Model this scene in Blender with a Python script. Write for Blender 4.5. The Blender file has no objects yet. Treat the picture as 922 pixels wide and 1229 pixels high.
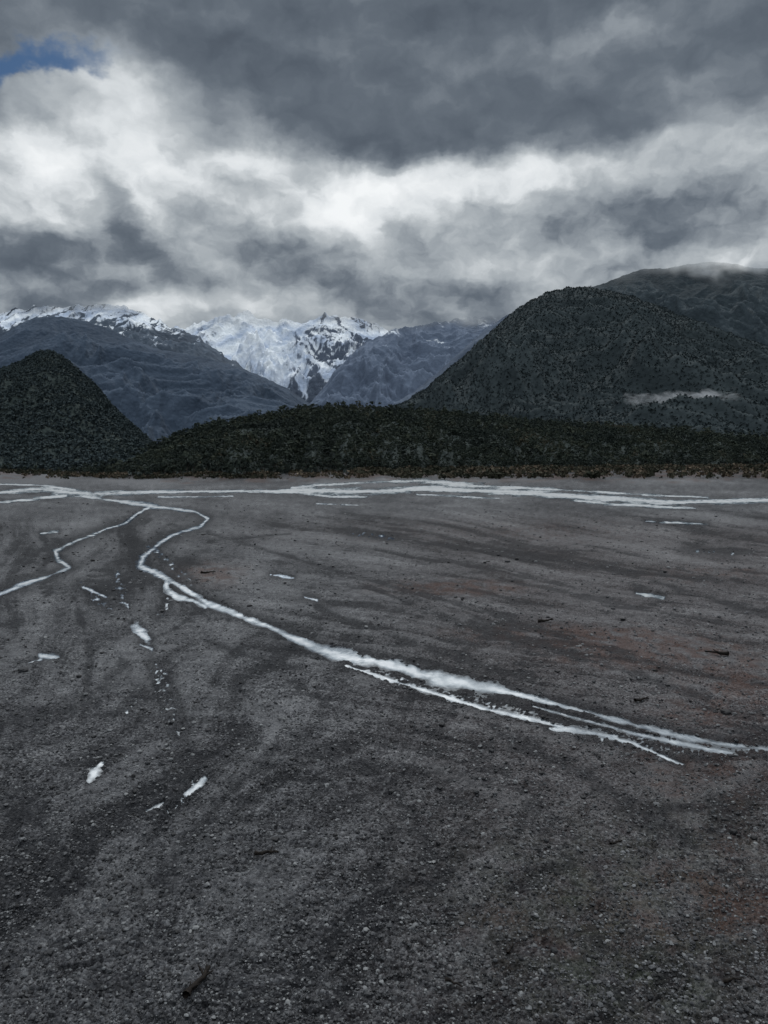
import bpy, math, random
import numpy as np
from mathutils import Vector
random.seed(7)
rng = np.random.default_rng(11)
S = bpy.context.scene
COL = S.collection
F = 922.0; CX = 461.0; HY = 548.0; CH = 10.0     # reference lens, horizon row, eye height (m)
WL = -.06                                         # water level

# ------------------------------------------------------------------ helpers
def dep(py): return CH*F/(py-HY)
def gx(px, d): return (px-CX)/F*d
def sstep(a, b, x):
    t = np.clip((x-a)/(b-a), 0, 1); return t*t*(3-2*t)
def hsh(ix, iy, seed):
    h = (ix.astype(np.int64)*374761393 + iy.astype(np.int64)*668265263 + seed*1442695041) & 0xFFFFFFFF
    h = ((h ^ (h >> 13))*1274126177) & 0xFFFFFFFF
    h = (h ^ (h >> 16)) & 0xFFFFFFFF
    h = (h*2246822519) & 0xFFFFFFFF
    return ((h ^ (h >> 15)) & 0xFFFFFF)/float(0x1000000)
def noise(x, y, seed=0):
    x, y = np.broadcast_arrays(np.asarray(x, float), np.asarray(y, float))
    ix = np.floor(x); iy = np.floor(y); fx = x-ix; fy = y-iy
    u = fx*fx*fx*(fx*(fx*6-15)+10); v = fy*fy*fy*(fy*(fy*6-15)+10)
    def g(dx, dy):
        a = hsh(ix+dx, iy+dy, seed)*2*np.pi
        return np.cos(a)*(fx-dx)+np.sin(a)*(fy-dy)
    n = (g(0,0)*(1-u)+g(1,0)*u)*(1-v)+(g(0,1)*(1-u)+g(1,1)*u)*v
    return n*1.5
def fbm(x, y, o=4, seed=0, gain=.5):
    s = 0; a = 1; t = 0
    for i in range(o):
        s = s+a*noise(x*2**i+i*13.7, y*2**i-i*7.1, seed+i); t += a; a *= gain
    return s/t*1.3
def ridged(x, y, o=5, seed=0, gain=.5):
    s = 0; a = 1; t = 0; w = 1
    for i in range(o):
        n = (1-np.abs(noise(x*2**i+i*3.3, y*2**i+i*9.1, seed+i)))**2
        s = s+a*n*w; t += a; a *= gain; w = np.clip(n*1.4, 0, 1)
    return s/t
def nrm_(a): return (a-a.mean())/(a.std()+1e-9)
def finish_mesh(me, nl, starts, totals, smooth):
    me.polygons.foreach_set("loop_start", starts)
    try: me.polygons.foreach_set("loop_total", totals)
    except Exception: pass
    me.polygons.foreach_set("use_smooth", np.full(len(starts), smooth, dtype=bool))
    me.update(calc_edges=True)
def raw_mesh(name, V, faces, attrs=None, smooth=True):
    V = np.asarray(V, np.float32); faces = np.asarray(faces, np.int32)
    k = faces.shape[1]; n = len(faces)
    me = bpy.data.meshes.new(name)
    me.vertices.add(len(V)); me.vertices.foreach_set("co", V.ravel())
    me.loops.add(n*k); me.loops.foreach_set("vertex_index", faces.ravel())
    me.polygons.add(n)
    finish_mesh(me, n*k, np.arange(n, dtype=np.int32)*k, np.full(n, k, np.int32), smooth)
    for a, v in (attrs or {}).items():
        at = me.attributes.new(a, 'FLOAT', 'POINT'); at.data.foreach_set("value", np.asarray(v, np.float32).ravel())
    return me
def grid_faces(ny, nx):
    i = np.arange(ny*nx).reshape(ny, nx)
    return np.stack([i[:-1,:-1], i[:-1,1:], i[1:,1:], i[1:,:-1]], -1).reshape(-1, 4)
def grid_mesh(name, V, attrs=None):
    ny, nx, _ = V.shape
    return raw_mesh(name, V.reshape(-1, 3), grid_faces(ny, nx), attrs)
def add(name, me, mat=None, kind=None, label=None, cat=None, group=None, parent=None, loc=None):
    ob = bpy.data.objects.new(name, me); COL.objects.link(ob)
    if mat and me and not me.materials: me.materials.append(mat)
    if kind: ob["kind"] = kind
    if label: ob["label"] = label
    if cat: ob["category"] = cat
    if group: ob["group"] = group
    if parent: ob.parent = parent
    if loc is not None: ob.location = loc
    return ob

class NT:
    def __init__(s, nt): s.t = nt; nt.nodes.clear()
    def n(s, ty, **k):
        nd = s.t.nodes.new(ty)
        for a, v in k.items(): setattr(nd, a, v)
        return nd
    def l(s, a, b): s.t.links.new(a, b)
    def put(s, sock, v):
        if isinstance(v, bpy.types.NodeSocket): s.l(v, sock)
        else: sock.default_value = v
    def m(s, op, a, b=None, c=None, clamp=False):
        nd = s.n('ShaderNodeMath', operation=op, use_clamp=clamp)
        s.put(nd.inputs[0], a)
        if b is not None: s.put(nd.inputs[1], b)
        if c is not None: s.put(nd.inputs[2], c)
        return nd.outputs[0]
    def vm(s, op, a, b=None):
        nd = s.n('ShaderNodeVectorMath', operation=op); s.put(nd.inputs[0], a)
        if b is not None: s.put(nd.inputs[1], b)
        return nd.outputs['Value'] if op in ('DOT_PRODUCT', 'LENGTH') else nd.outputs[0]
    def mix(s, f, a, b, bt='MIX'):
        nd = s.n('ShaderNodeMix', data_type='RGBA', blend_type=bt)
        s.put(nd.inputs[0], f); s.put(nd.inputs[6], a); s.put(nd.inputs[7], b); return nd.outputs[2]
    def noise(s, v, sc, det=4, ro=.5, dist=0.0, dim='3D'):
        nd = s.n('ShaderNodeTexNoise', noise_dimensions=dim); s.put(nd.inputs['Vector'], v)
        nd.inputs['Scale'].default_value = sc; nd.inputs['Detail'].default_value = det
        nd.inputs['Roughness'].default_value = ro; nd.inputs['Distortion'].default_value = dist
        return nd
    def vor(s, v, sc):
        nd = s.n('ShaderNodeTexVoronoi'); s.put(nd.inputs['Vector'], v); nd.inputs['Scale'].default_value = sc; return nd
    def ramp(s, f, stops, interp='LINEAR'):
        nd = s.n('ShaderNodeValToRGB'); cr = nd.color_ramp; cr.interpolation = interp
        while len(cr.elements) < len(stops): cr.elements.new(.5)
        for e, (p, c) in zip(cr.elements, stops):
            e.position = p; e.color = (c[0], c[1], c[2], 1) if hasattr(c, '__len__') else (c, c, c, 1)
        s.put(nd.inputs[0], f); return nd.outputs[0]
    def attr(s, name):
        nd = s.n('ShaderNodeAttribute'); nd.attribute_name = name; return nd.outputs['Fac']
    def mr(s, v, a, b, c=0., d=1.):
        nd = s.n('ShaderNodeMapRange', interpolation_type='SMOOTHSTEP'); s.put(nd.inputs[0], v)
        for i, q in enumerate((a, b, c, d)): nd.inputs[i+1].default_value = q
        return nd.outputs[0]
def c4(*c): return (c[0], c[1], c[2], 1)
def newmat(name):
    m = bpy.data.materials.new(name); m.use_nodes = True; return m, NT(m.node_tree)
def pbsdf(N, col, rough, spec=.3, normal=None):
    b = N.n('ShaderNodeBsdfPrincipled'); N.put(b.inputs['Base Color'], col); N.put(b.inputs['Roughness'], rough)
    N.put(b.inputs['Specular IOR Level'], spec)
    if normal is not None: N.l(normal, b.inputs['Normal'])
    return b.outputs[0]
def out(N, sh):
    o = N.n('ShaderNodeOutputMaterial'); N.l(sh, o.inputs['Surface'])
def bump(N, h, st, dist, nrm=None):
    b = N.n('ShaderNodeBump'); N.l(h, b.inputs['Height']); b.inputs['Strength'].default_value = st
    b.inputs['Distance'].default_value = dist
    if nrm is not None: N.l(nrm, b.inputs['Normal'])
    return b.outputs[0]

# ------------------------------------------------------------------ world: broken overcast over a Nishita sky
def azel(px, py):
    a = math.atan((px-CX)/F); e = math.atan((HY-py)/F*math.cos(a)); return a, e
W = bpy.data.worlds.new("World"); S.world = W; W.use_nodes = True
N = NT(W.node_tree)
tc = N.n('ShaderNodeTexCoord').outputs['Generated']
sp = N.n('ShaderNodeSeparateXYZ'); N.l(tc, sp.inputs[0])
X, Y, Z = sp.outputs
az = N.m('ARCTAN2', X, Y)
hor = N.m('SQRT', N.m('ADD', N.m('MULTIPLY', X, X), N.m('MULTIPLY', Y, Y)))
el = N.m('ARCTAN2', Z, hor)
cb = N.n('ShaderNodeCombineXYZ'); N.l(az, cb.inputs[0]); N.l(el, cb.inputs[1]); P = cb.outputs[0]
PS = N.vm('MULTIPLY', P, (1.0, 1.45, 1.0))
w1 = N.noise(PS, 5.0, 2, .5, dim='2D'); wv = N.vm('SUBTRACT', w1.outputs['Color'], (.5, .5, .5))
w2 = N.noise(PS, 19, 4, .56, dim='2D'); wv2 = N.vm('SUBTRACT', w2.outputs['Color'], (.5, .5, .5))
PW = N.vm('ADD', N.vm('ADD', P, N.vm('MULTIPLY', wv, (.16, .085, 0))), N.vm('MULTIPLY', wv2, (.05, .036, 0)))
sw = N.n('ShaderNodeSeparateXYZ'); N.l(PW, sw.inputs[0]); elw = sw.outputs[1]
def ep(py): return azel(461, py)[1]/1.6
T = N.ramp(N.m('DIVIDE', elw, 1.6, clamp=True), [(0, .57), (ep(400), .56), (ep(360), .53), (ep(320), .53), (ep(285), .58),
        (ep(245), .66), (ep(208), .67), (ep(186), .51), (ep(165), .42), (ep(90), .385), (ep(0), .40), (.42, .5), (.6, .8)])
BL = [ # px, py, sx, sy, rot, amp
 (128,112,60,32,.1,.33),(60,185,120,50,0,.13),(200,170,70,30,.2,.10),
 (128,238,62,13,-.75,-.20),(40,310,90,20,0,-.14),(185,300,90,16,0,-.04),(340,302,70,12,.05,-.05),(430,292,50,8,.1,-.05),
 (450,230,130,26,0,.19),(600,207,80,15,0,.13),(520,305,60,20,0,.14),(590,330,60,16,0,.04),
 (770,262,120,18,.08,-.09),(860,212,120,22,0,-.12),(650,238,60,10,0,-.04),
 (880,304,70,12,0,.10),(720,48,70,20,.2,.09),(790,105,80,12,-.1,.07),(560,70,60,18,.2,.05),
 (225,374,45,12,0,.26),(340,364,60,10,0,.06),(500,352,150,16,0,-.06),(60,345,120,16,0,-.05),
 (460,165,170,16,0,-.04),(900,150,60,40,0,.03)]
for px, py, sx, sy, ro, am in BL:
    a, e = azel(px, py)
    mp = N.n('ShaderNodeMapping', vector_type='TEXTURE'); N.l(PW, mp.inputs[0])
    mp.inputs['Location'].default_value = (a, e, 0); mp.inputs['Rotation'].default_value = (0, 0, ro)
    mp.inputs['Scale'].default_value = (sx/F*1.25, sy/F*1.25, 1)
    g = N.m('POWER', .3679, N.vm('DOT_PRODUCT', mp.outputs[0], mp.outputs[0]))
    T = N.m('MULTIPLY_ADD', g, am, T)
PB = N.vm('ADD', PS, N.vm('MULTIPLY', wv2, (.05, .05, 0)))
def dens(v, det): return N.noise(v, 6.5, det, .53, dim='2D').outputs[0]
def bill(v):
    nd = N.n('ShaderNodeTexVoronoi', voronoi_dimensions='2D', feature='SMOOTH_F1'); N.l(v, nd.inputs['Vector'])
    nd.inputs['Scale'].default_value = 10; nd.inputs['Detail'].default_value = 2.0; nd.inputs['Roughness'].default_value = .5
    nd.inputs['Smoothness'].default_value = .7
    return nd.outputs['Distance']
d0 = dens(PB, 6); d1 = dens(N.vm('ADD', PB, (.009, .030, 0)), 6)
rel = N.m('SUBTRACT', d0, d1)
b0 = bill(PB)
amp = N.mr(el, azel(461,225)[1], azel(461,150)[1], .76, .38)
nz_ = N.m('ADD', N.m('MULTIPLY', rel, .80), N.m('MULTIPLY', N.m('SUBTRACT', d0, .5), .32))
nz_ = N.m('ADD', nz_, N.m('MULTIPLY', N.m('SUBTRACT', b0, .33), .18))
T = N.m('MULTIPLY_ADD', nz_, amp, T)
ccol = N.ramp(T, [(.22, (.056,.069,.090)), (.36, (.094,.116,.146)), (.44, (.126,.152,.185)), (.50, (.176,.205,.240)), (.56, (.256,.289,.324)), (.63, (.345,.382,.415)),
                  (.72, (.47,.507,.535)), (.84, (.71,.745,.77)), (1, (.90,.925,.94))])
sky = N.n('ShaderNodeTexSky', sky_type='NISHITA'); sky.sun_disc = False
sky.sun_elevation = math.radians(48); sky.sun_rotation = math.radians(8)
skyc = N.mix(1.0, sky.outputs[0], c4(.020,.030,.040), 'MULTIPLY')
a, e = azel(2, 92)
mp = N.n('ShaderNodeMapping', vector_type='TEXTURE'); N.l(N.vm('ADD', PW, N.vm('MULTIPLY', wv2, (.05, .03, 0))), mp.inputs[0])
mp.inputs['Location'].default_value = (a, e, 0); mp.inputs['Rotation'].default_value = (0,0,.26); mp.inputs['Scale'].default_value = (135/F, 20/F, 1)
hole = N.mr(N.m('POWER', .3679, N.vm('DOT_PRODUCT', mp.outputs[0], mp.outputs[0])), .25, .95)
colr = N.mix(hole, ccol, skyc)
up = N.mr(el, math.radians(33), math.radians(58), 1.0, 2.3)
bk = N.mr(Y, .2, -.5, 1.0, 1.35)
colr = N.mix(1.0, colr, N.m('MULTIPLY', up, bk), 'MULTIPLY')
low = N.mr(el, -.03, .0)
colr = N.mix(low, c4(.08,.085,.09), colr)
bg = N.n('ShaderNodeBackground'); N.l(colr, bg.inputs[0]); bg.inputs[1].default_value = 1.0
wo = N.n('ShaderNodeOutputWorld'); N.l(bg.outputs[0], wo.inputs[0])

sl = bpy.data.lights.new("sun", 'SUN'); sl.energy = 1.0; sl.angle = math.radians(12); sl.color = (1, .97, .92)
so = bpy.data.objects.new("sun", sl); COL.objects.link(so)
sd = Vector((math.sin(math.radians(8))*math.cos(math.radians(48)), math.cos(math.radians(8))*math.cos(math.radians(48)), math.sin(math.radians(48))))
so.rotation_euler = sd.to_track_quat('Z', 'Y').to_euler()

# ------------------------------------------------------------------ ground (one sheet) with carved channels
py = np.concatenate([[2600, 1900, 1600], np.linspace(1440, 562, 860), np.linspace(561, 550, 26), [549.4, 548.9, 548.5, 548.2]])
px = np.concatenate([np.linspace(-900, -80, 60), np.linspace(-75, 997, 880), np.linspace(1005, 1820, 60)])
PX, PY = np.meshgrid(px, py)
D = dep(PY); XX = gx(PX, D)
def polyf(lines, PX, PY):
    best = np.full(PX.shape, -50.0); dmin = np.full(PX.shape, 1e4)
    for L in lines:
        for (x0, y0, a0), (x1, y1, a1) in zip(L[:-1], L[1:]):
            pad = 60
            m = (PX > min(x0, x1)-pad) & (PX < max(x0, x1)+pad) & (PY > min(y0, y1)-pad) & (PY < max(y0, y1)+pad)
            if not m.any(): continue
            X_ = PX[m]; Y_ = PY[m]; dx = x1-x0; dy = y1-y0
            t = np.clip(((X_-x0)*dx+(Y_-y0)*dy)/(dx*dx+dy*dy+1e-9), 0, 1)
            d = np.hypot(X_-x0-t*dx, Y_-y0-t*dy); hw = a0+(a1-a0)*t
            best[m] = np.maximum(best[m], 1-d/hw); dmin[m] = np.minimum(dmin[m], d-hw)
    return best, dmin
RIV = [
 [(-300,592,2),(-60,592,2),(0,591,2.4),(30,588,3.2),(60,587,4.8),(85,591,4.6),(110,593,3.4),(160,591,2.4),(220,590,1.8),(300,589,2.2),(340,590,3.2),(380,589,4.6),(430,589,4.8),(470,588,3.6),(500,587,4.0),(540,587,3.6),(560,588,3.),(620,591,3.4),(660,593,4.4),(700,596,3.8),(740,599,4.4),(800,603,3.4),(840,602,2.6),(860,602,2.8),(922,600,2.8),(1000,600,2.6),(1300,602,2)],
 [(350,585,1.4),(400,581,1.8),(460,578,1.5),(510,577,2.4),(540,580,3.4),(570,583,3.),(620,585,2.2),(700,589,1.6),(760,593,1.4),(850,597,1.1)],
 [(360,592,1.1),(400,596,1.7),(440,596,1.)],[(500,593,1.1),(540,595,1.7),(600,598,1.)],
 [(690,601,1.4),(740,605,2.1),(790,608,2.3),(835,610,1.1)],
 [(190,596,.9),(240,596,1.2),(280,595,.9)],
 [(-200,606,1.5),(-40,604,1.2),(10,602,1.6),(50,598,1.8),(80,594,2.2)],
 [(-60,578,1),(0,581,1.4),(50,582,1.9),(90,588,1.9)],
 [(100,596,1.7),(140,601,2.0),(180,607,3.0),(200,609,2.2),(235,614,1.5),(250,622,1.8),(240,632,2.),(218,638,1.6),(205,643,2.2),(190,653,2.3),(172,668,3.2),(168,678,3.6),(185,686,3.6),(200,694,4.4),(212,700,3.8)],
 [(182,607,1.9),(165,616,1.6),(150,628,1.7),(128,634,1.4),(112,641,1.9),(85,651,2.3),(66,661,3.2),(70,671,3.5),(84,680,2.7),(60,690,2.2),(30,700,2.4),(0,712,2.8),(-60,730,4)],
 [(200,694,4.6),(200,706,4.6),(212,716,3.2),(232,720,2.6),(246,727,2)],
 [(212,700,3.6),(228,710,3.0),(248,722,3.2),(275,732,3.),(300,743,4.2),(322,750,3.4),(345,762,4.6),(380,776,4.8),(400,784,6.6),(425,788,7.2),(450,792,5.2),(480,799,7.2),(505,808,5.2),(530,812,8.2),(570,821,8.6),(610,829,4.6),(660,842,3.),(720,857,3.2),(770,870,3.4),(820,882,4.4),(860,890,4.),(900,895,3),(960,900,5),(1100,915,8)],
 [(415,798,1.6),(470,815,1.8),(530,833,2.4),(580,849,3.),(630,860,2.6),(680,872,3.8),(720,880,3.4),(760,890,3.),(800,908,2.2),(820,916,1.6)],
 [(640,846,1.6),(700,862,2.),(760,878,2.4),(830,893,3.2),(880,902,3.4)],
 [(660,872,2.6),(700,876,4.),(740,882,3)],
]
PUD = [
 [(163,752,5.4),(176,766,6.4)],[(168,772,2.5),(182,778,2)],[(108,935,4.4),(120,915,5.4)],[(226,952,3.2),(246,932,3.8)],[(176,972,2.4),(196,962,2)],
 [(325,689,2.2),(352,693,2.2)],[(366,716,1.7),(380,719,1.7)],[(764,711,2.),(796,717,2.)],[(50,786,3),(70,788,2)],[(775,625,1.2),(850,629,1)],
 [(50,640,1.8),(70,637,1.4)],[(100,704,1.8),(128,716,1.4)],[(35,795,1.5),(50,790,1.5)],[(380,604,.7),(430,606,.7)]]
SPK = [[(185,800,8),(200,830,11),(214,878,12)],[(140,690,5),(150,725,6)],[(95,700,4),(130,730,5)],[(205,716,4),(190,740,4)],[(150,855,5),(170,830,5)],[(240,930,5),(205,975,6),(180,1010,4)],[(700,880,10),(860,905,14)],[(420,640,3),(470,645,3)],[(820,660,2),(880,664,2)],[(440,805,6),(560,840,6),(640,858,6)],[(180,655,4),(230,700,5)],[(860,895,8),(930,905,10)]]
f1, dm1 = polyf(RIV, PX, PY)
f2, dm2 = polyf(PUD, PX, PY)
f3, dm3 = polyf(SPK, PX, PY)
asp = np.clip((PY-HY)/60.0, .35, 4)
nE = fbm(PX/26, PY/(8*np.clip(asp,.5,2.2)), 2, 3)
nE2 = fbm(PX/6, PY/3.5, 3, 9)
nE3 = fbm(PX/44, PY/16, 2, 15)
nF = fbm(PX/80, PY/3.6, 3, 17)                   # gravel bars of the wide far braid
far = sstep(625, 600, PY)
Fc = np.maximum(f1+nE*.6+nE2*.22+nE3*.5+nF*.6*far, f2+nE*1.0+nE2*.5)
Fc = np.maximum(Fc, np.where(f3 > -.2, f3*.4+nE2*1.5-.58, -9))
carve = sstep(-1.1, 1.15, Fc)
wx = fbm(XX/18, D/26, 3, 21)*4
qx = XX*.92+D*.38; qy = -XX*.38+D*.92
s1 = fbm((qx+wx)/2.6, qy/13, 5, 31)
s2 = fbm((XX+wx*.6)/7.5, D/38, 5, 41)
s3 = fbm(PX/130+PY/500, PY/20, 5, 51, .6)
s4 = fbm(PX/45-PY/200, PY/7, 4, 55, .6)
# foreground braid marks fanning from the upper centre to the lower left
fa = (PX-420)+(PY-760)*.95+(PY-760)**2*.0004
m5 = sstep(690, 780, PY)*sstep(800, 420, PX)
s5 = nrm_(fbm(fa/85+fbm(PX/160, PY/120, 2, 57)*.6, PY/330, 7, 156, .74))*m5*.8
# streaks sweeping outward on the far side of the stream
fb = (PY-560)-(PX-300)*.16
m6 = sstep(600, 630, PY)*sstep(200, 420, PX)*sstep(1000, 840, PY)
s6 = nrm_(fbm(PX/420, fb/17+fbm(PX/200, PY/80, 2, 59)*.45, 7, 58, .74))*m6*.9
fl_ = PX+(PY-600)*.62
s7 = nrm_(fbm(fl_/80+fbm(PX/120,PY/90,2,60)*.6, PY/130, 7, 64, .72))*(1-m6)*(1-m5)*sstep(600, 640, PY)*.85
Q = s5+s6+s7+.5*nrm_(s4)*sstep(600,640,PY)+.45*nrm_(s1)
und = s1*.03+s2*.04
DRY = [[(50,640,2),(60,665,3),(48,690,4),(0,712,5)],[(470,1000,6),(450,1050,8),(435,1080,5)],[(430,792,6),(520,826,9),(620,850,7),(720,872,4)],
       [(430,700,2),(560,750,3),(700,790,4),(850,840,5)],[(250,640,2),(420,690,2),(600,740,3),(760,790,4)],[(230,905,7),(140,985,10),(20,1060,14)],[(330,900,5),(270,960,7),(190,1060,9)],
       [(600,880,6),(700,930,9),(830,1010,14)],[(0,870,14),(90,850,10),(150,800,7)],[(0,960,18),(60,1000,18),(0,1080,30)],[(420,900,7),(500,980,10),(540,1100,16)],[(250,650,2),(350,640,1.5)],[(500,650,2),(700,680,3),(900,700,3)],[(760,985,7),(850,960,7)],
       [(300,1229,20),(380,1150,12),(430,1090,8)],[(90,720,3),(110,790,5),(100,860,6)],[(250,770,4),(330,800,5),(400,850,4)],[(600,660,2),(760,690,2.5),(922,740,4)],[(380,730,3),(500,775,4),(640,815,4)]]
fd, dd = polyf(DRY, PX, PY)
dry = sstep(-1.2, 1.2, fd+nE*1.2+nE3*.7)
land = np.maximum(.035+und-dry*.05-Q*.024, -.02)
spc = np.maximum(D*1.2/F, D*D/(CH*F)*1.0)
grav = 0
for lam, am_, sd_ in ((.9, .030, 61), (.42, .034, 62), (.2, .032, 63), (.11, .030, 64), (.065, .024, 65)):
    fade = np.clip((lam/spc-1.4)/2.0, 0, 1)
    grav = grav+am_*fade*noise(XX/lam+sd_*5, D/lam, sd_)
grav = grav+np.clip((D-25)/60, 0, 1)*.045*fbm(XX/1.1, D/3.0, 4, 71, .6)
gm = sstep(-.5, .35, s1+.4*s2+.3*fbm(XX/1.7, D/2.2, 3, 75))
ledge = np.abs(((s2*1.6+s1*.7+s3*.5-Q*.12) % .5)/.5-.5)*2
land = land+grav*(.4+.8*gm)*(1-.6*sstep(.2,.6,carve))+(sstep(.3,.7,ledge)-.5)*.05*(1-carve)
Zg = land*(1-carve)+(WL-.10)*carve+grav*.22*sstep(.15,.4,carve)*sstep(.85,.5,carve)
bank = sstep(575, 562, PY+8*fbm(PX/60, PY*0+2, 3, 81))
Zg = Zg+bank*.5
wet = np.clip(np.maximum.reduce([np.exp(-np.maximum(dm1, 0)/9), np.exp(-np.maximum(dm2, 0)/6)*.8, np.exp(-np.maximum(dm3, 0)/9)*.7]), 0, 1)*(1-.75*far)
damp = sstep(.25, 1.6, Q)
wet = np.clip(wet+dry*.8+.72*damp, 0, 1)*(1-.45*far)
silt = sstep(.35, 1.8, -Q)*.75
SL = [[(345,850,6),(325,885,7),(300,925,7)],[(290,935,6),(210,1040,10),(130,1140,13)],[(410,700,7),(480,722,6)],[(330,655,9),(420,665,4)],[(620,690,4),(800,745,6)],[(640,650,4),(900,665,3)],
      [(220,1000,4),(160,1110,6)],[(0,1150,7),(100,1080,7),(180,1000,5)],[(700,770,4),(922,800,4)],[(480,900,6),(640,980,9)],[(300,640,3),(440,650,3)],[(0,760,4),(60,800,5),(80,850,5)],[(500,730,3),(640,760,3)]]
fs, ds = polyf(SL, PX, PY); silt = np.maximum(silt, .8*sstep(-1.2, 1.1, fs+nE*1.2+nE2*.5+nE3*.6))
silt = np.maximum(silt, 1.0*sstep(586, 578, PY)*sstep(120, 60, PX))
silt = np.maximum(silt, sstep(-.1, .4, s3+.2)*.8*sstep(583, 579, PY)*sstep(573, 577, PY))
silt = silt*(1-.8*dry)*(1-.45*sstep(900, 1150, PY))
def gb(x, y, sx, sy): return np.exp(-((PX-x)/sx)**2-((PY-y)/sy)**2)
rust = gb(760,780,110,22)+.9*gb(560,706,90,10)+.6*gb(640,760,110,12)+.9*gb(900,1080,90,50)+.8*gb(250,690,40,12)+.5*gb(850,690,100,14)+.5*gb(700,1120,160,80)+.5*gb(900,820,60,30)+.6*gb(860,900,120,90)+.3*gb(650,640,260,20)
rust = np.clip(rust*(1.0+1.6*fbm(XX/.9, D/1.6, 4, 91)+.9*s4), 0, 1)
rust = np.maximum(rust, .75*sstep(580, 573, PY+9*fbm(PX/40, PY/6, 3, 93)+4*sstep(300, 100, PX))*sstep(-.3,.3,fbm(PX/25, PY/3, 3, 92)))
rust = np.maximum(rust, .24*sstep(300, 700, PX)*sstep(610, 650, PY))
moss = np.clip((.9*gb(760,1180,150,60)+.6*gb(700,1070,160,70)+.3*gb(850,1000,100,60))*(.6+1.2*fbm(XX/.7, D/.8, 4, 95)), 0, 1)
tone = .35*s1+.35*s3+.38*s4-.13*Q+.18*nE2-.22*sstep(760, 1150, PY)-.10*sstep(450, 100, PX)*sstep(700, 900, PY)-.22*sstep(578, 572, PY)
tone = np.clip(tone, -.7, .7)
V = np.stack([XX, D, Zg], -1)
me = grid_mesh("ground", V, dict(wet=wet, silt=silt, rust=rust, moss=moss, tone=tone))
gm_, N = newmat("gravel_ground")
geo = N.n('ShaderNodeNewGeometry').outputs['Position']
nf = N.noise(geo, 11, 4, .68); nm = N.noise(geo, 1.3, 4, .62); nv = N.vor(geo, 16); nv2 = N.vor(geo, 8.5)
v = N.m('ADD', N.m('MULTIPLY', nf.outputs[0], .66), N.m('MULTIPLY', nm.outputs[0], .36))
v = N.m('ADD', v, N.m('MULTIPLY_ADD', N.attr('tone'), .42, .075))
sc = N.n('ShaderNodeSeparateColor'); N.l(nv.outputs['Color'], sc.inputs[0])
v = N.m('MULTIPLY_ADD', N.m('SUBTRACT', sc.outputs[0], .5), .38, v)
col = N.ramp(v, [(.22, (.010,.0105,.012)), (.42, (.029,.030,.033)), (.57, (.058,.059,.064)), (.72, (.108,.111,.118)), (.92, (.22,.223,.23))])
sc2 = N.n('ShaderNodeSeparateColor'); N.l(nv2.outputs['Color'], sc2.inputs[0])
st = N.m('MULTIPLY', N.mr(sc2.outputs[1], .74, .9), N.mr(nv2.outputs['Distance'], .40, .25))
col = N.mix(N.m('MULTIPLY', st, .6), col, c4(.15,.155,.16))
siltc = N.ramp(nm.outputs[0], [(.3, (.080,.082,.088)), (.7, (.165,.168,.176))])
col = N.mix(N.m('MULTIPLY', N.attr('silt'), .66), col, siltc)
col = N.mix(N.m('MULTIPLY', N.attr('rust'), .64), col, N.ramp(nf.outputs[0], [(.3,(.030,.018,.015)), (.7,(.104,.058,.045))]))
col = N.mix(N.m('MULTIPLY', N.attr('moss'), .45), col, N.ramp(nf.outputs[0], [(.3,(.02,.03,.018)), (.7,(.065,.085,.06))]))
wn = N.mr(N.m('ADD', N.attr('wet'), N.m('MULTIPLY', N.m('SUBTRACT', nm.outputs[0], .5), .8)), .10, .95)
col = N.mix(N.m('MULTIPLY', wn, .68), col, c4(.012,.013,.0155))
h = N.m('ADD', N.m('MULTIPLY', nf.outputs[0], .6), N.m('MULTIPLY', nv.outputs['Distance'], -.5))
nr = bump(N, h, 1.0, .085)
out(N, pbsdf(N, col, .85, .10, nr))
add("ground", me, gm_, "structure", "dark grey gravel riverbed with silt streaks and dry channels", "riverbed")

# water surface: follows the carved channels, knows how deep it is
fc = grid_faces(*PX.shape); cvf = carve.ravel()
keepf = (cvf[fc].max(axis=1) > .22); fc = fc[keepf]
used, inv = np.unique(fc, return_inverse=True); fc = inv.reshape(-1, 4)
Wv = np.stack([XX.ravel()[used], D.ravel()[used], np.full(len(used), WL)], -1)
shoal = .17*sstep(610, 700, PX)*sstep(640, 820, PY)
deep = carve-shoal-.13*(nE3*.8+nE*.8)
me = raw_mesh("river", Wv, fc, dict(deep=deep.ravel()[used], away=far.ravel()[used]))
wm, N = newmat("glacial_water")
geo = N.n('ShaderNodeNewGeometry').outputs['Position']
gs = N.vm('MULTIPLY', geo, (1.0, .5, 1.0))
n1 = N.noise(gs, 1.3, 3, .5); n2 = N.noise(gs, .36, 3, .55)
nr = bump(N, N.noise(gs, 3, 3, .5).outputs[0], .14, .10)
vv_ = N.m('ADD', N.m('MULTIPLY', n1.outputs[0], .5), N.m('MULTIPLY', n2.outputs[0], .5))
dd_ = N.m('ADD', N.attr('deep'), N.m('MULTIPLY', N.m('SUBTRACT', vv_, .5), 1.5))
dd_ = N.m('MULTIPLY_ADD', N.attr('away'), .10, dd_)
df = N.n('ShaderNodeBsdfDiffuse'); N.put(df.inputs[0], N.ramp(N.m('MULTIPLY', dd_, .8), [(.34, (.022,.026,.031)), (.46, (.075,.088,.102)), (.60, (.24,.275,.305)), (.70, (.52,.56,.59)), (.80, (.86,.88,.90))]))
gl = N.n('ShaderNodeBsdfGlossy'); gl.inputs['Roughness'].default_value = .08; gl.inputs[0].default_value = c4(.96,.97,.98); N.l(nr, gl.inputs['Normal'])
mx = N.n('ShaderNodeMixShader'); N.l(N.mr(dd_, .40, .85, .30, .58), mx.inputs[0]); N.l(df.outputs[0], mx.inputs[1]); N.l(gl.outputs[0], mx.inputs[2])
out(N, mx.outputs[0])
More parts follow.
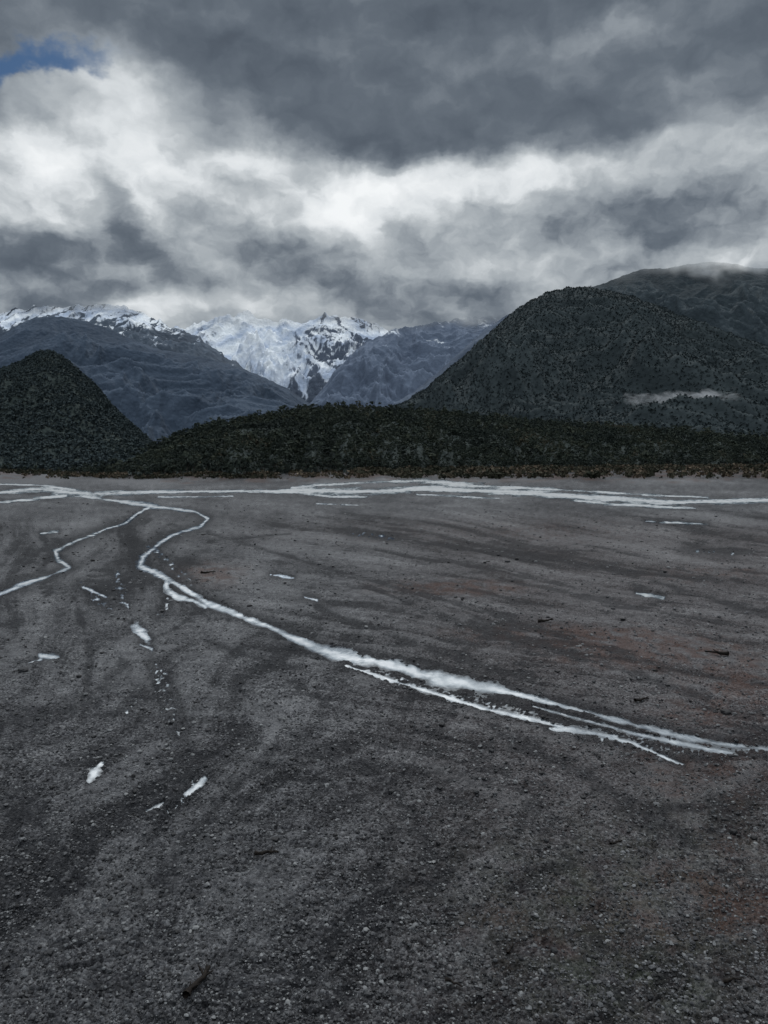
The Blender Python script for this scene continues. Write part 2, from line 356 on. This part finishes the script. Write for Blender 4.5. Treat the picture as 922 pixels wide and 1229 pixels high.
add("river", me, wm, "structure", "shallow braided milky glacial river channels over gravel", "river")

# ------------------------------------------------------------------ mountains
def hill_mat(name, lo, hi, scale, bscale, bdist, snow=False, bst=.8, crowns=0, cc=.12, rw=.45):
    m, N = newmat(name)
    geo = N.n('ShaderNodeNewGeometry').outputs['Position']
    a = N.noise(geo, scale, 5, .6); b = N.noise(geo, bscale, 5, .65)
    v = N.m('ADD', N.m('MULTIPLY', a.outputs[0], .45), N.m('MULTIPLY', b.outputs[0], .25))
    v = N.m('ADD', v, N.m('MULTIPLY_ADD', N.attr('rdg'), rw, (.45-rw)*.45))  # relief shading put into the colour: gullies darker than ridges
    hgt = b.outputs[0]
    if crowns:
        vo = N.vor(geo, crowns); sc = N.n('ShaderNodeSeparateColor'); N.l(vo.outputs['Color'], sc.inputs[0])
        v = N.m('MULTIPLY_ADD', N.m('SUBTRACT', sc.outputs[0], .5), cc, v)
        v = N.m('MULTIPLY_ADD', N.m('SUBTRACT', vo.outputs['Distance'], .45), -cc, v)
        hgt = N.m('MULTIPLY_ADD', vo.outputs['Distance'], -.35, hgt)
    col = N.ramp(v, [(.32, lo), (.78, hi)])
    nr = bump(N, hgt, bst, bdist)
    if snow:
        nb = N.noise(geo, bscale*2.2, 5, .7)
        s_ = N.mr(N.m('ADD', N.attr('snow'), N.m('MULTIPLY', N.m('SUBTRACT', nb.outputs[0], .5), .9)), .32, .72)
        sn = N.ramp(a.outputs[0], [(.38, (.38,.45,.57)), (.6, (.74,.78,.82))])  # blue-grey shading painted into the snow by broad noise
        col = N.mix(s_, col, sn)
    sh = pbsdf(N, col, .9, .1, nr)
    tr = N.n('ShaderNodeBsdfTransparent'); mx = N.n('ShaderNodeMixShader')
    N.l(N.attr('veil'), mx.inputs[0]); N.l(sh, mx.inputs[1]); N.l(tr.outputs[0], mx.inputs[2])
    out(N, mx.outputs[0]); m.use_transparent_shadow = True
    return m
SURF = {}
def mountain(key, prof, Db, Dc, mat, label, nx=420, ny=200, amp=.16, lam=400., p=1.15, jag=2.5, jl=14., seed=1, snow=None, veil=None, cat="mountain", back=.35, stretch=2.2, name="mountain", sharp=0., skew=0., octs=7):
    prof = np.array(prof, float)
    q = np.linspace(prof[0,0], prof[-1,0], nx)
    pyc = np.interp(q, prof[:,0], prof[:,1])
    k = np.ones(9)/9; pyc = np.convolve(np.pad(pyc, 4, mode='edge'), k, 'valid')
    kk = np.ones(41)/41; pys = np.convolve(np.pad(pyc, 20, mode='edge'), kk, 'valid')
    pyc = pyc-jag*fbm(q/jl, q*0+seed, 5, seed, .6)-sharp*(ridged(q/(jl*1.8), q*0+seed+.3, 4, seed+2, .6)-.5)
    dbv = np.interp(q, *zip(*Db)) if hasattr(Db, '__len__') else np.full(nx, Db)
    dcv = np.interp(q, *zip(*Dc)) if hasattr(Dc, '__len__') else np.full(nx, Dc)
    t = np.concatenate([np.linspace(0, 1, ny), 1+np.linspace(.02, back, 24)])[:, None]
    tf = np.clip(t, 0, 1)
    pe = pys+(pyc-pys)*tf**7            # crest jaggedness fades out down the face
    Hc = np.maximum((HY-pe)/F*dcv+CH, 0.5)
    d = dbv+(dcv-dbv)*t
    x = (q-CX)/F*d
    shape = tf**p*np.where(t > 1, 1-((t-1)/back)*.8, 1)
    wx_ = fbm(x/lam/1.5, d/lam/1.5, 3, seed+50)*lam*.45
    xs = x+skew*d
    r = ridged((xs+wx_)/lam, (d+wx_*.5)/(lam*stretch), octs, seed+7, .55)
    env = np.clip(np.sin(np.pi*np.clip(tf, 0, 1)**.8), 0, 1)**.8*np.where(t > 1, 0, 1)
    z = Hc*shape+(r-.45)*amp*Hc.max()*env*np.clip(Hc/Hc.max()*1.6, .0, 1)
    z = np.maximum(z, -1.0)
    V = np.stack([x, d+0*x, z], -1)
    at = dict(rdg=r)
    du = np.gradient(V, axis=1); dv = np.gradient(V, axis=0); nn = np.cross(du, dv); nn /= np.linalg.norm(nn, axis=-1, keepdims=True)+1e-9
    nz = np.abs(nn[..., 2])
    pp = HY-(z-CH)/d*F
    at['snow'] = snow(x, d+0*x, z, nz, r, q+0*x, pp) if snow else np.zeros_like(z)
    at['veil'] = veil(q+0*x, pp, x, z) if veil else np.zeros_like(z)
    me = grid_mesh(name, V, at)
    add(name, me, mat, "structure", label, cat)
    SURF[key] = (q, t, V, nz)
    return V

m_snow = hill_mat("snowy_rock", (.050,.064,.090), (.115,.140,.185), .0035, .012, 36, True, .9)  # slope base colours here include a bluish distance haze
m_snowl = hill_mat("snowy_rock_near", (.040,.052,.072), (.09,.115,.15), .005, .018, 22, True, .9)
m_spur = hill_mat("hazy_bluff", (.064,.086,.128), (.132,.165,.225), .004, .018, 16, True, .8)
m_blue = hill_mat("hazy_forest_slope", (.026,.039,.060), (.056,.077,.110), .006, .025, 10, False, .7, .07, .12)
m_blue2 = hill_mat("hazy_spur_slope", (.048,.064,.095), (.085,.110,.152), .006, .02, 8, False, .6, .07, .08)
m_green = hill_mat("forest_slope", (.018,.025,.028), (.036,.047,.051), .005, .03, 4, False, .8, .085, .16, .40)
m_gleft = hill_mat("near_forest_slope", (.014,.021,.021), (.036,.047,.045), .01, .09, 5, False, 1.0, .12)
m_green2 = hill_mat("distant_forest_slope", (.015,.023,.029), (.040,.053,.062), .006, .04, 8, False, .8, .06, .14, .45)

def ribs(x, z, L, sk, seed):
    w = fbm(x/L, z/L, 3, seed)*L*.5
    return ridged((x+sk*z+w)/(L*.55), (z+w)/(L*1.6), 6, seed+3, .68)
def sn_c(x, d, z, nz, r, q, p):
    rb = ribs(x, z, 340, .7, 5)*.65+ribs(x, z, 150, -.5, 6)*.35
    rocky = sstep(335, 395, q+.4*(p-400))*.9+.35*sstep(280, 235, q)+.3
    gl = np.exp(-((q-312-(p-420)*.85)/26)**2)
    return 1.02*sstep(498, 440, p-(q > 380)*(q-380)*.2)+.10-(rb-.34)*2.2*rocky+(nz-.72)*.9+.4*gl
def vl_c(q, p, x, z):
    return np.clip(sstep(402, 374, p+fbm(q/50, p/16, 4, 76)*13)*(.45+.5*sstep(420,470,q)), 0, .95)
mountain('snowC', [(120,388),(190,394),(228,394),(240,386),(262,381),(280,379),(296,374),(310,381),(330,385),(345,382),(360,388),(372,384),(390,378),(400,376),(415,381),(432,381),(445,388),(468,396),(500,402),(560,415),(640,430)],
         6200, 9000, m_snow, "jagged snow covered alpine peaks above a glacier valley", 680, 340, .34, 700, 1.05, 4, 16, 3, sn_c, vl_c, stretch=1.3, sharp=8, skew=.35)
def sn_l(x, d, z, nz, r, q, p):
    rb = ribs(x, z, 190, -.6, 15)*.65+ribs(x, z, 90, .5, 16)*.35
    return sstep(434, 372, p+8*fbm(q/20, p/20, 3, 4))*1.0-.02-(rb-.36)*2.4+(nz-.72)*.9
mountain('snowL', [(-260,380),(-80,372),(0,376),(25,370),(60,367),(100,366),(130,365),(155,369),(178,378),(200,389),(222,397),(240,406),(258,418),(290,440),(340,470),(380,495)],
         3900, 6000, m_snowl, "snow dusted rocky mountain ridge with dark rock ribs", 560, 280, .26, 380, 1.1, 3, 12, 13, sn_l, lambda q,p,x,z: .65*sstep(384, 366, p+fbm(q/30,p/12,3,79)*9), sharp=6, skew=-.3, stretch=1.5)
def sn_s(x, d, z, nz, r, q, p): return sstep(436, 392, p)*.40-(ribs(x, z, 170, .9, 25)-.36)*1.3+(nz-.75)*.6-.06
def vl_s(q, p, x, z):
    return .95*sstep(400, 378, p+fbm(q/40, p/14, 4, 77)*10)*sstep(430, 490, q)
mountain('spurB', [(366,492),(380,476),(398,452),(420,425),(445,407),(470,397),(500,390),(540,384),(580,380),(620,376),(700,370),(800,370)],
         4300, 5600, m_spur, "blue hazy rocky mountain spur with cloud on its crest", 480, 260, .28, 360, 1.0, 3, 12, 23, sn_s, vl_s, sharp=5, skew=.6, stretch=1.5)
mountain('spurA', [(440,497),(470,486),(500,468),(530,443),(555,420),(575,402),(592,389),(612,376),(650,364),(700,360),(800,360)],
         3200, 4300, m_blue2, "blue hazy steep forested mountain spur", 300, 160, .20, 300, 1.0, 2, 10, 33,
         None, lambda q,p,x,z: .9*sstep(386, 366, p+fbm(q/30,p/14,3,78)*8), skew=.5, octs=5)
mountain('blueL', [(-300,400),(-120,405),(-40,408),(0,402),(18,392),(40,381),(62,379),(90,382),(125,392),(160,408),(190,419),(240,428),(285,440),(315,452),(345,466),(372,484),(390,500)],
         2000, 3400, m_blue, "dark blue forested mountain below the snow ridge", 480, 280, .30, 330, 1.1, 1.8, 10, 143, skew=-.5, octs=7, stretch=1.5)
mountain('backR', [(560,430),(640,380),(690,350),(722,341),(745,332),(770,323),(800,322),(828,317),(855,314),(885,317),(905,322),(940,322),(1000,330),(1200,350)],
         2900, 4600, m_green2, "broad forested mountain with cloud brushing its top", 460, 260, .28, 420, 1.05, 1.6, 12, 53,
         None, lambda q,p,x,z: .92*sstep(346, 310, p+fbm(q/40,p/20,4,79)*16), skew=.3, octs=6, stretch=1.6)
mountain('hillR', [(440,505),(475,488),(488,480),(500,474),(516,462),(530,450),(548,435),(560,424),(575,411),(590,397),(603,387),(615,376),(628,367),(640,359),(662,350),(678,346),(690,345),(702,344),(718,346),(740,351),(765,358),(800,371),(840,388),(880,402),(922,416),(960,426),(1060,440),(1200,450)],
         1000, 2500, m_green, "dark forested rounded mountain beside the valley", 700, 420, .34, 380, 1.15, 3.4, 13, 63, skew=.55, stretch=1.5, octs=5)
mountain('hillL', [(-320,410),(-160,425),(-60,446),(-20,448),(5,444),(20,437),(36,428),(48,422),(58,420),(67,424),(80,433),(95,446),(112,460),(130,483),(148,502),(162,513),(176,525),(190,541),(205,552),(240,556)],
         520, 1100, m_gleft, "dark steep forested hill beside the river flat", 360, 200, .28, 170, 1.1, 3.0, 10, 73, cat="hill", name="hill", octs=5)
bankB = [(-400,600),(0,520),(100,400),(200,392),(350,430),(500,520),(700,660),(922,760),(1400,800)]
def bankd(q):
    q = np.asarray(q, float)
    return np.interp(q, *zip(*bankB))*(1+.26*fbm(q/38, q*0+3, 4, 301, .65))
qb = np.linspace(-400, 1400, 400)
bD = list(zip(qb, bankd(qb)+20)); cD = list(zip(qb, np.interp(qb, *zip(*bankB))+460))
mountain('wood', [(95,562),(125,560),(145,556),(165,549),(190,535),(225,520),(260,510),(300,503),(340,496),(380,491),(430,489),(470,493),(520,496),(600,504),(700,511),(800,517),(922,521),(1100,526),(1400,526)],
         bD, cD, m_gleft, "low forested terrace hill behind the river bank", 500, 160, .16, 110, .85, 3.0, 14, 83, cat="hill", name="hill")

# ------------------------------------------------------------------ vegetation
def fol(name, lift, tint, k=1.0):
    fm, N = newmat(name)
    tn = N.attr('tint'); oi = N.n('ShaderNodeObjectInfo')
    v = N.m('MULTIPLY_ADD', N.m('SUBTRACT', oi.outputs['Random'], .5), .25, tn)
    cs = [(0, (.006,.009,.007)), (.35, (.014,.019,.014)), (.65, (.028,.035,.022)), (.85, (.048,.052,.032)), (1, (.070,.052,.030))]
    cs = [(p_, tuple(k*c*(1-lift)+t_*lift for c, t_ in zip(cc, tint))) for p_, cc in cs]  # blends every leaf colour toward a painted haze tint
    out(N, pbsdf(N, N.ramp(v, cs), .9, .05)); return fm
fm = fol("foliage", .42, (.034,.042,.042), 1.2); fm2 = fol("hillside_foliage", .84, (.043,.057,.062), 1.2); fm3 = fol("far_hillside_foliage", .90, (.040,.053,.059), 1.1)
sm_, N = newmat("scrub_foliage"); tn = N.attr('tint')
out(N, pbsdf(N, N.ramp(tn, [(0, (.022,.025,.018)), (.4, (.045,.044,.032)), (.7, (.082,.062,.045)), (1, (.18,.155,.115))]), .9, .05))
bm_, N = newmat("bark"); g = N.n('ShaderNodeNewGeometry').outputs['Position']
out(N, pbsdf(N, N.ramp(N.noise(g, 3, 4).outputs[0], [(.3, (.03,.027,.024)), (.7, (.11,.10,.09))]), .9, .1))
def crown(n, r, lobes=7, size=.10, wid=.42, low=.2, tj=.07, nj=.3):
    L = []
    for i in range(lobes):
        h = r.uniform(low+.1, .88); w = wid*(1-abs(h-.5)*.9)
        a = r.uniform(0, 2*np.pi); rr = w*r.uniform(.2, .75)
        L.append((rr*np.cos(a), rr*np.sin(a), h, r.uniform(.12, .24)*wid/.42, r.uniform(-.13, .13)))
    L = np.array(L); k = r.integers(0, lobes, n)
    u = r.normal(size=(n, 3)); u /= np.linalg.norm(u, axis=1, keepdims=True); u[:, 2] = np.abs(u[:, 2])*.9-.15
    c = L[k, :3]+u*L[k, 3:4]*r.uniform(.65, 1.1, (n, 1))
    nr_ = u+r.normal(size=(n, 3))*nj; nr_ /= np.linalg.norm(nr_, axis=1, keepdims=True)
    t1 = np.cross(nr_, r.normal(size=(n, 3))); t1 /= np.linalg.norm(t1, axis=1, keepdims=True); t2 = np.cross(nr_, t1)
    s = size*r.uniform(.5, 1.25, (n, 1))
    q = np.stack([c-t1*s-t2*s*.6, c+t1*s*.8-t2*s, c+t1*s+t2*s*.7, c-t1*s*.6+t2*s], 1)
    q += r.normal(size=q.shape)*size*.2
    tint = np.repeat((.42+L[k, 4]+r.uniform(-tj, tj, n)), 4)
    return q.reshape(-1, 3), tint
def scatter_obj(name, pos, hts, templates, mat, label, cat, kind="stuff", wjit=.25, tj=.14, tb=0., pl=60.):
    VV = []; TT = []; K = len(templates); idx = rng.integers(0, K, len(pos))
    patch = .5*fbm(pos[:,0]/pl, pos[:,1]/pl/1.5, 4, 8)
    for k, (tv, tt) in enumerate(templates):
        m = idx == k; P_ = pos[m]; H_ = hts[m]; n = len(P_)
        if n == 0: continue
        a = rng.uniform(0, 2*np.pi, n); c, s = np.cos(a), np.sin(a); w = H_*rng.uniform(1-wjit, 1+wjit, n)
        x = (tv[None,:,0]*c[:,None]-tv[None,:,1]*s[:,None])*w[:,None]+P_[:,0:1]
        y = (tv[None,:,0]*s[:,None]+tv[None,:,1]*c[:,None])*w[:,None]+P_[:,1:2]
        z = tv[None,:,2]*H_[:,None]+P_[:,2:3]
        VV.append(np.stack([x, y, z], -1).reshape(-1, 3)); TT.append((tt[None]+rng.uniform(-tj, tj, (n, 1))+tb+patch[m][:, None]).reshape(-1))
    VV = np.concatenate(VV); TT = np.concatenate(TT)
    me = raw_mesh(name, VV, np.arange(len(VV)).reshape(-1, 4), dict(tint=TT), False)
    return add(name, me, mat, kind, label, cat)
def sample_surf(key, n, tmin=0, tmax=1.05, qr=(-120, 1040)):
    q, t, V, nz = SURF[key]
    tt = t[:, 0]; iq = np.where((q > qr[0]) & (q < qr[1]))[0]; it = np.where((tt >= tmin) & (tt <= tmax))[0]
    d = V[it, :, 1][:, iq]; w = (d**1.0).ravel()
    c = rng.choice(len(w), n, p=w/w.sum()); a = it[c//len(iq)]; b = iq[c % len(iq)]
    a = np.clip(a, 0, V.shape[0]-2); b = np.clip(b, 0, V.shape[1]-2)
    u = rng.random((n, 1)); v = rng.random((n, 1))
    return (V[a, b]*(1-u)+V[a, b+1]*u)*(1-v)+(V[a+1, b]*(1-u)+V[a+1, b+1]*u)*v
T_md = [crown(50, rng, 6, .080) for _ in range(8)]
p = sample_surf('wood', 18000, 0, 1.03); p[:, 2] -= .8
pq = p[:, 0]/p[:, 1]*F+CX
hs = rng.uniform(3.2, 7.0, len(p))*np.where(rng.random(len(p)) < .08, 1.8, 1)*np.interp(pq, [90, 220], [.6, 1])
scatter_obj("forest", p, hs, T_md, fm, "dense dark native forest covering the low terrace", "forest")
p = sample_surf('hillL', 21000, 0, 1.03, (-100, 240)); p[:, 2] -= 1.4
scatter_obj("forest", p, rng.uniform(2.6, 5.4, len(p)), [crown(14, rng, 5, .16, .46) for _ in range(6)], fm2, "dense dark forest on the steep hillside", "forest", tj=.1)
p = sample_surf('hillR', 56000, .06, 1.02, (430, 1000)); p[:, 2] -= 2.2
scatter_obj("forest", p, rng.uniform(3.0, 6.4, len(p)), [crown(6, rng, 3, .26, .5, .1, .05, .15) for _ in range(6)], fm3, "fine dark forest covering the rounded mountain", "forest", tj=.08, pl=260.)

def tube(pts, rad, ns=6):
    V = []; Fc_ = []
    pts = [Vector(p_) for p_ in pts]
    for i, (p_, r_) in enumerate(zip(pts, rad)):
        d_ = (pts[min(i+1, len(pts)-1)]-pts[max(i-1, 0)]).normalized()
        u = d_.orthogonal().normalized(); w = d_.cross(u)
        for k in range(ns):
            a = 2*math.pi*k/ns; V.append(p_+(u*math.cos(a)+w*math.sin(a))*r_)
    for i in range(len(pts)-1):
        for k in range(ns):
            Fc_.append((i*ns+k, i*ns+(k+1) % ns, (i+1)*ns+(k+1) % ns, (i+1)*ns+k))
    return V, Fc_
def join_tubes(name, ts):
    V = []; Q = []
    for v_, f_ in ts:
        o = len(V); V += [tuple(a) for a in v_]; Q += [tuple(i+o for i in f) for f in f_]
    return raw_mesh(name, np.array(V), np.array(Q))
variants = []
for k in range(8):
    r = np.random.default_rng(100+k)
    ts = [tube([(0,0,-.05),(r.normal()*.02,r.normal()*.02,.3),(r.normal()*.03,r.normal()*.03,.6),(r.normal()*.04,0,.85)], [.03,.024,.016,.006])]
    for j in range(5):
        a = r.uniform(0, 6.28); h0 = r.uniform(.3, .6); ln = r.uniform(.15, .3)
        ts.append(tube([(0,0,h0),(math.cos(a)*ln*.6,math.sin(a)*ln*.6,h0+.1),(math.cos(a)*ln,math.sin(a)*ln,h0+.22)], [.012,.008,.003], 5))
    tm = join_tubes("trunk", ts); tm.materials.append(bm_)
    cv, ct = crown(220, r, 10, .052, .40, .12, .1)
    cm = raw_mesh("crown", cv, np.arange(len(cv)).reshape(-1, 4), dict(tint=ct), False); cm.materials.append(fm)
    variants.append((tm, cm))
for i in range(190):
    q = -30+1000*(i+rng.random())/190
    d = float(bankd(q))+rng.uniform(-34, 18)
    ob = bpy.data.objects.new("tree", None); COL.objects.link(ob); ob.empty_display_size = .2
    ob.location = (gx(q, d), d, .2); hh = float(rng.uniform(3.2, 10.5)*np.interp(q, [60, 230], [.55, 1])); ww = hh*float(rng.uniform(.8, 1.2))
    ob.scale = (ww, ww, hh); ob.rotation_euler = (0, 0, float(rng.uniform(0, 6.28)))
    ob["label"] = "dark green bushy native tree on the river bank"; ob["category"] = "tree"; ob["group"] = "trees lining the river bank"
    tm, cm = variants[int(rng.integers(0, 8))]
    for nm_, m_ in (("trunk", tm), ("crown", cm)):
        c = bpy.data.objects.new(nm_, m_); COL.objects.link(c); c.parent = ob
n = 13000; q = rng.uniform(-60, 1000, n); q = np.where(rng.random(n) < .35, rng.uniform(450, 1000, n), q)
d = bankd(q)-rng.exponential(28+q.clip(0)*.14, n)+6
pos = np.stack([gx(q, d), d, np.full(n, .1)], -1)
keep = (fbm(q/30, d/30, 3, 99) > .0) & (d > 335)
szm = np.where(q > 420, 1.4, .9)
scatter_obj("riverside_scrub", pos[keep], (rng.uniform(.5, 2.6, n)*szm)[keep], [crown(18, rng, 5, .22, .8, .05) for _ in range(5)], sm_, "rust brown and olive scrub along the river bank", "scrub", tj=.3)

# ------------------------------------------------------------------ loose stones, rocks, driftwood
def gz(pxx, pyy):
    i = np.clip(np.searchsorted(-py, -np.asarray(pyy, float)), 0, len(py)-1); j = np.clip(np.searchsorted(px, pxx), 0, len(px)-1)
    return Zg[i, j], carve[i, j]
ph = (1+5**.5)/2
ico = np.array([(-1,ph,0),(1,ph,0),(-1,-ph,0),(1,-ph,0),(0,-1,ph),(0,1,ph),(0,-1,-ph),(0,1,-ph),(ph,0,-1),(ph,0,1),(-ph,0,-1),(-ph,0,1)])/1.9
icf = np.array([(0,11,5),(0,5,1),(0,1,7),(0,7,10),(0,10,11),(1,5,9),(5,11,4),(11,10,2),(10,7,6),(7,1,8),(3,9,4),(3,4,2),(3,2,6),(3,6,8),(3,8,9),(4,9,5),(2,4,11),(6,2,10),(8,6,7),(9,8,1)])
n = 90000
qx_ = rng.uniform(-40, 962, n); qy_ = 600+660*rng.random(n)**.7
z_, cv_ = gz(qx_, qy_)
dn = noise(qx_/60, qy_/40, 5)+.6*noise(qx_/20, qy_/14, 6)
k = (cv_ < .5) & (dn > rng.uniform(-1.1, .5, n)); qx_, qy_, z_ = qx_[k], qy_[k], z_[k]; n = len(qx_)
d_ = dep(qy_); spx = np.clip(np.exp(rng.normal(-.2, .48, n)), .3, 2.7)*(.72+.72*(qy_-600)/600)
r_ = spx*d_/F
sc_ = r_[:, None]*rng.uniform(.65, 1.3, (n, 3))*np.array([1, 1, .62])
Vv = ico[None]*(1+rng.normal(size=(n, 12, 1))*.16)*sc_[:, None, :]
a = rng.uniform(0, 6.28, n); c, s = np.cos(a)[:, None], np.sin(a)[:, None]
Vv = np.stack([Vv[..., 0]*c-Vv[..., 1]*s+gx(qx_, d_)[:, None], Vv[..., 0]*s+Vv[..., 1]*c+d_[:, None], Vv[..., 2]+(z_+r_*.2)[:, None]], -1)
Ff = (icf[None]+(np.arange(n)*12)[:, None, None]).reshape(-1, 3)
rm, N = newmat("stone")
tn = N.attr('tint'); g = N.n('ShaderNodeNewGeometry').outputs['Position']; nn_ = N.noise(g, 30, 3, .6)
v = N.m('MULTIPLY_ADD', N.m('SUBTRACT', nn_.outputs[0], .5), .25, tn)
col = N.ramp(v, [(0, (.012,.012,.013)), (.4, (.032,.033,.036)), (.75, (.088,.091,.096)), (.92, (.155,.16,.165)), (1, (.19,.195,.195))])
out(N, pbsdf(N, col, .7, .25))
tt = np.repeat(np.clip(rng.normal(.48, .27, n), 0, .95), 12)
me = raw_mesh("gravel", Vv.reshape(-1, 3), Ff, dict(tint=tt), False)
add("gravel", me, rm, "stuff", "loose grey river stones strewn over the gravel bed", "gravel")
import bmesh
from mathutils import noise as mn
rocks = []
for kx in range(6):
    b = bmesh.new(); bmesh.ops.create_icosphere(b, subdivisions=3, radius=1)
    o = Vector((kx*7.1, 3, 1))
    for v_ in b.verts:
        f = 1+.35*mn.noise(v_.co*.9+o)+.12*mn.noise(v_.co*2.6+o); v_.co *= f
        for ax in range(3): v_.co[ax] = max(min(v_.co[ax], .85), -.85)
        v_.co.z *= .62
    me = bpy.data.meshes.new("rock"); b.to_mesh(me); b.free()
    at = me.attributes.new("tint", 'FLOAT', 'POINT'); at.data.foreach_set("value", np.full(len(me.vertices), .03+.05*kx, np.float32))
    me.materials.append(rm); rocks.append(me)
RK = [(571,936,5.5),(872,857,5),(28,808,5),(95,815,3),(470,950,3.5),(650,930,3),(330,1010,3.5),(120,1010,3),(840,1085,3),(880,1000,4.5),(905,1010,3.5),(520,1110,3.5),(400,1150,3.5),(60,1150,4),(870,985,3.5),(590,905,3),(700,960,3),(250,880,3),(760,930,3),(560,865,3)]
for _ in range(50): RK.append((random.uniform(5, 915), random.uniform(640, 1225), random.uniform(1.6, 3.0)))
for x_, y_, s_ in RK:
    z0, cc = gz(x_, y_)
    if cc > .3: continue
    d0_ = dep(y_); r0 = s_*d0_/F*1.1
    ob = add("rock", rocks[random.randrange(6)], None, None, "dark grey water-worn rock lying on gravel", "rock", "rocks scattered on the riverbed", loc=(gx(x_, d0_), d0_, float(z0)+r0*.3))
    ob.scale = (r0*random.uniform(.8, 1.4), r0*random.uniform(.8, 1.2), r0*random.uniform(.7, 1.1)); ob.rotation_euler = (0, 0, random.uniform(0, 6.28))
dm, N = newmat("driftwood"); g = N.n('ShaderNodeNewGeometry').outputs['Position']
out(N, pbsdf(N, N.ramp(N.noise(g, 14, 5, .6).outputs[0], [(.3, (.005,.004,.0038)), (.6, (.014,.011,.009)), (.8, (.04,.032,.025))]), .8, .15))
DW = [(240,1186,.80,72,6),(613,1142,.36,60,4),(860,788,1.1,140,2),(655,747,1.0,20,2),(320,1028,.6,10,2),(770,842,.7,25,2),(250,690,1.2,15,2),(740,1015,.4,30,2),(545,1190,.35,-30,2),(880,1180,.4,15,3)]
for x_, y_, L_, ang, nb in DW:
    z0, cc = gz(x_, y_); R = random.Random(int(x_))
    pts = [Vector((-.5*L_+L_*i/6, R.uniform(-.07, .07)*L_, R.uniform(0, .06)*L_+.04)) for i in range(7)]
    rad = [L_*.085*(1-.1*i)*R.uniform(.8, 1.2) for i in range(7)]
    rad[0] = L_*.11; ts = [tube(pts, rad, 8)]
    for j in range(nb):
        i = R.randrange(1, 6); a = R.uniform(.4, 1.2)*R.choice((-1, 1)); l2 = L_*R.uniform(.15, .34)
        p0 = pts[i]; p1 = p0+Vector((math.cos(a)*l2*.5, math.sin(a)*l2*.5, l2*.3)); p2 = p0+Vector((math.cos(a)*l2, math.sin(a)*l2, l2*.45))
        ts.append(tube([p0, p1, p2], [L_*.035, L_*.024, L_*.008], 6))
    me = join_tubes("driftwood", ts); d0_ = dep(y_)
    ob = add("driftwood", me, dm, None, "dark weathered driftwood branch stranded on gravel", "driftwood", "driftwood stranded on the riverbed", loc=(gx(x_, d0_), d0_, float(z0)+L_*.06))
    ob.rotation_euler = (0, 0, math.radians(ang))

# low cloud wisp hugging the slope
cm_, N = newmat("mist")
tcn = N.n('ShaderNodeTexCoord').outputs['Object']; nz1 = N.noise(N.vm('MULTIPLY', tcn, (1, 1, 2)), .035, 6, .6, .5)
al = N.mr(N.m('ADD', N.attr('soft'), N.m('MULTIPLY', N.m('SUBTRACT', nz1.outputs[0], .5), 2.2)), .2, 1.4)
df = N.n('ShaderNodeBsdfDiffuse'); df.inputs[0].default_value = c4(.85,.87,.9); tr = N.n('ShaderNodeBsdfTransparent'); tl = N.n('ShaderNodeBsdfTranslucent'); tl.inputs[0].default_value = c4(.85,.87,.9)
m1 = N.n('ShaderNodeMixShader'); m1.inputs[0].default_value = .5; N.l(df.outputs[0], m1.inputs[1]); N.l(tl.outputs[0], m1.inputs[2])
mx = N.n('ShaderNodeMixShader'); N.l(N.m('MULTIPLY', al, .75), mx.inputs[0]); N.l(tr.outputs[0], mx.inputs[1]); N.l(m1.outputs[0], mx.inputs[2]); out(N, mx.outputs[0])
uu, vv = np.meshgrid(np.linspace(-1, 1, 80), np.linspace(-1, 1, 24))
Dw = 1240; V = np.stack([uu*105, 10*vv+8*np.sin(uu*4), vv*17+4*np.sin(uu*2.2)+2], -1)
me = grid_mesh("low_cloud", V, dict(soft=np.clip(1-uu**2, 0, 1)*np.clip(1-vv**2, 0, 1)**1.6))
add("low_cloud", me, cm_, "structure", "thin white wisp of mist hugging the forested slope", "mist", loc=(gx(812, Dw), Dw, (HY-479)/F*Dw+CH))

# ------------------------------------------------------------------ camera
cam = bpy.data.cameras.new("camera"); co = bpy.data.objects.new("camera", cam); COL.objects.link(co)
cam.sensor_fit = 'VERTICAL'; cam.sensor_height = 36; cam.sensor_width = 27; cam.lens = 36*F/1229
cam.shift_y = -(614.5-HY)/1229; cam.clip_end = 80000; cam.clip_start = .1
co.location = (0, 0, CH); co.rotation_euler = (math.radians(90), 0, 0)
S.camera = co
S.view_settings.view_transform = 'Standard'; S.view_settings.look = 'None'; S.view_settings.exposure = 0
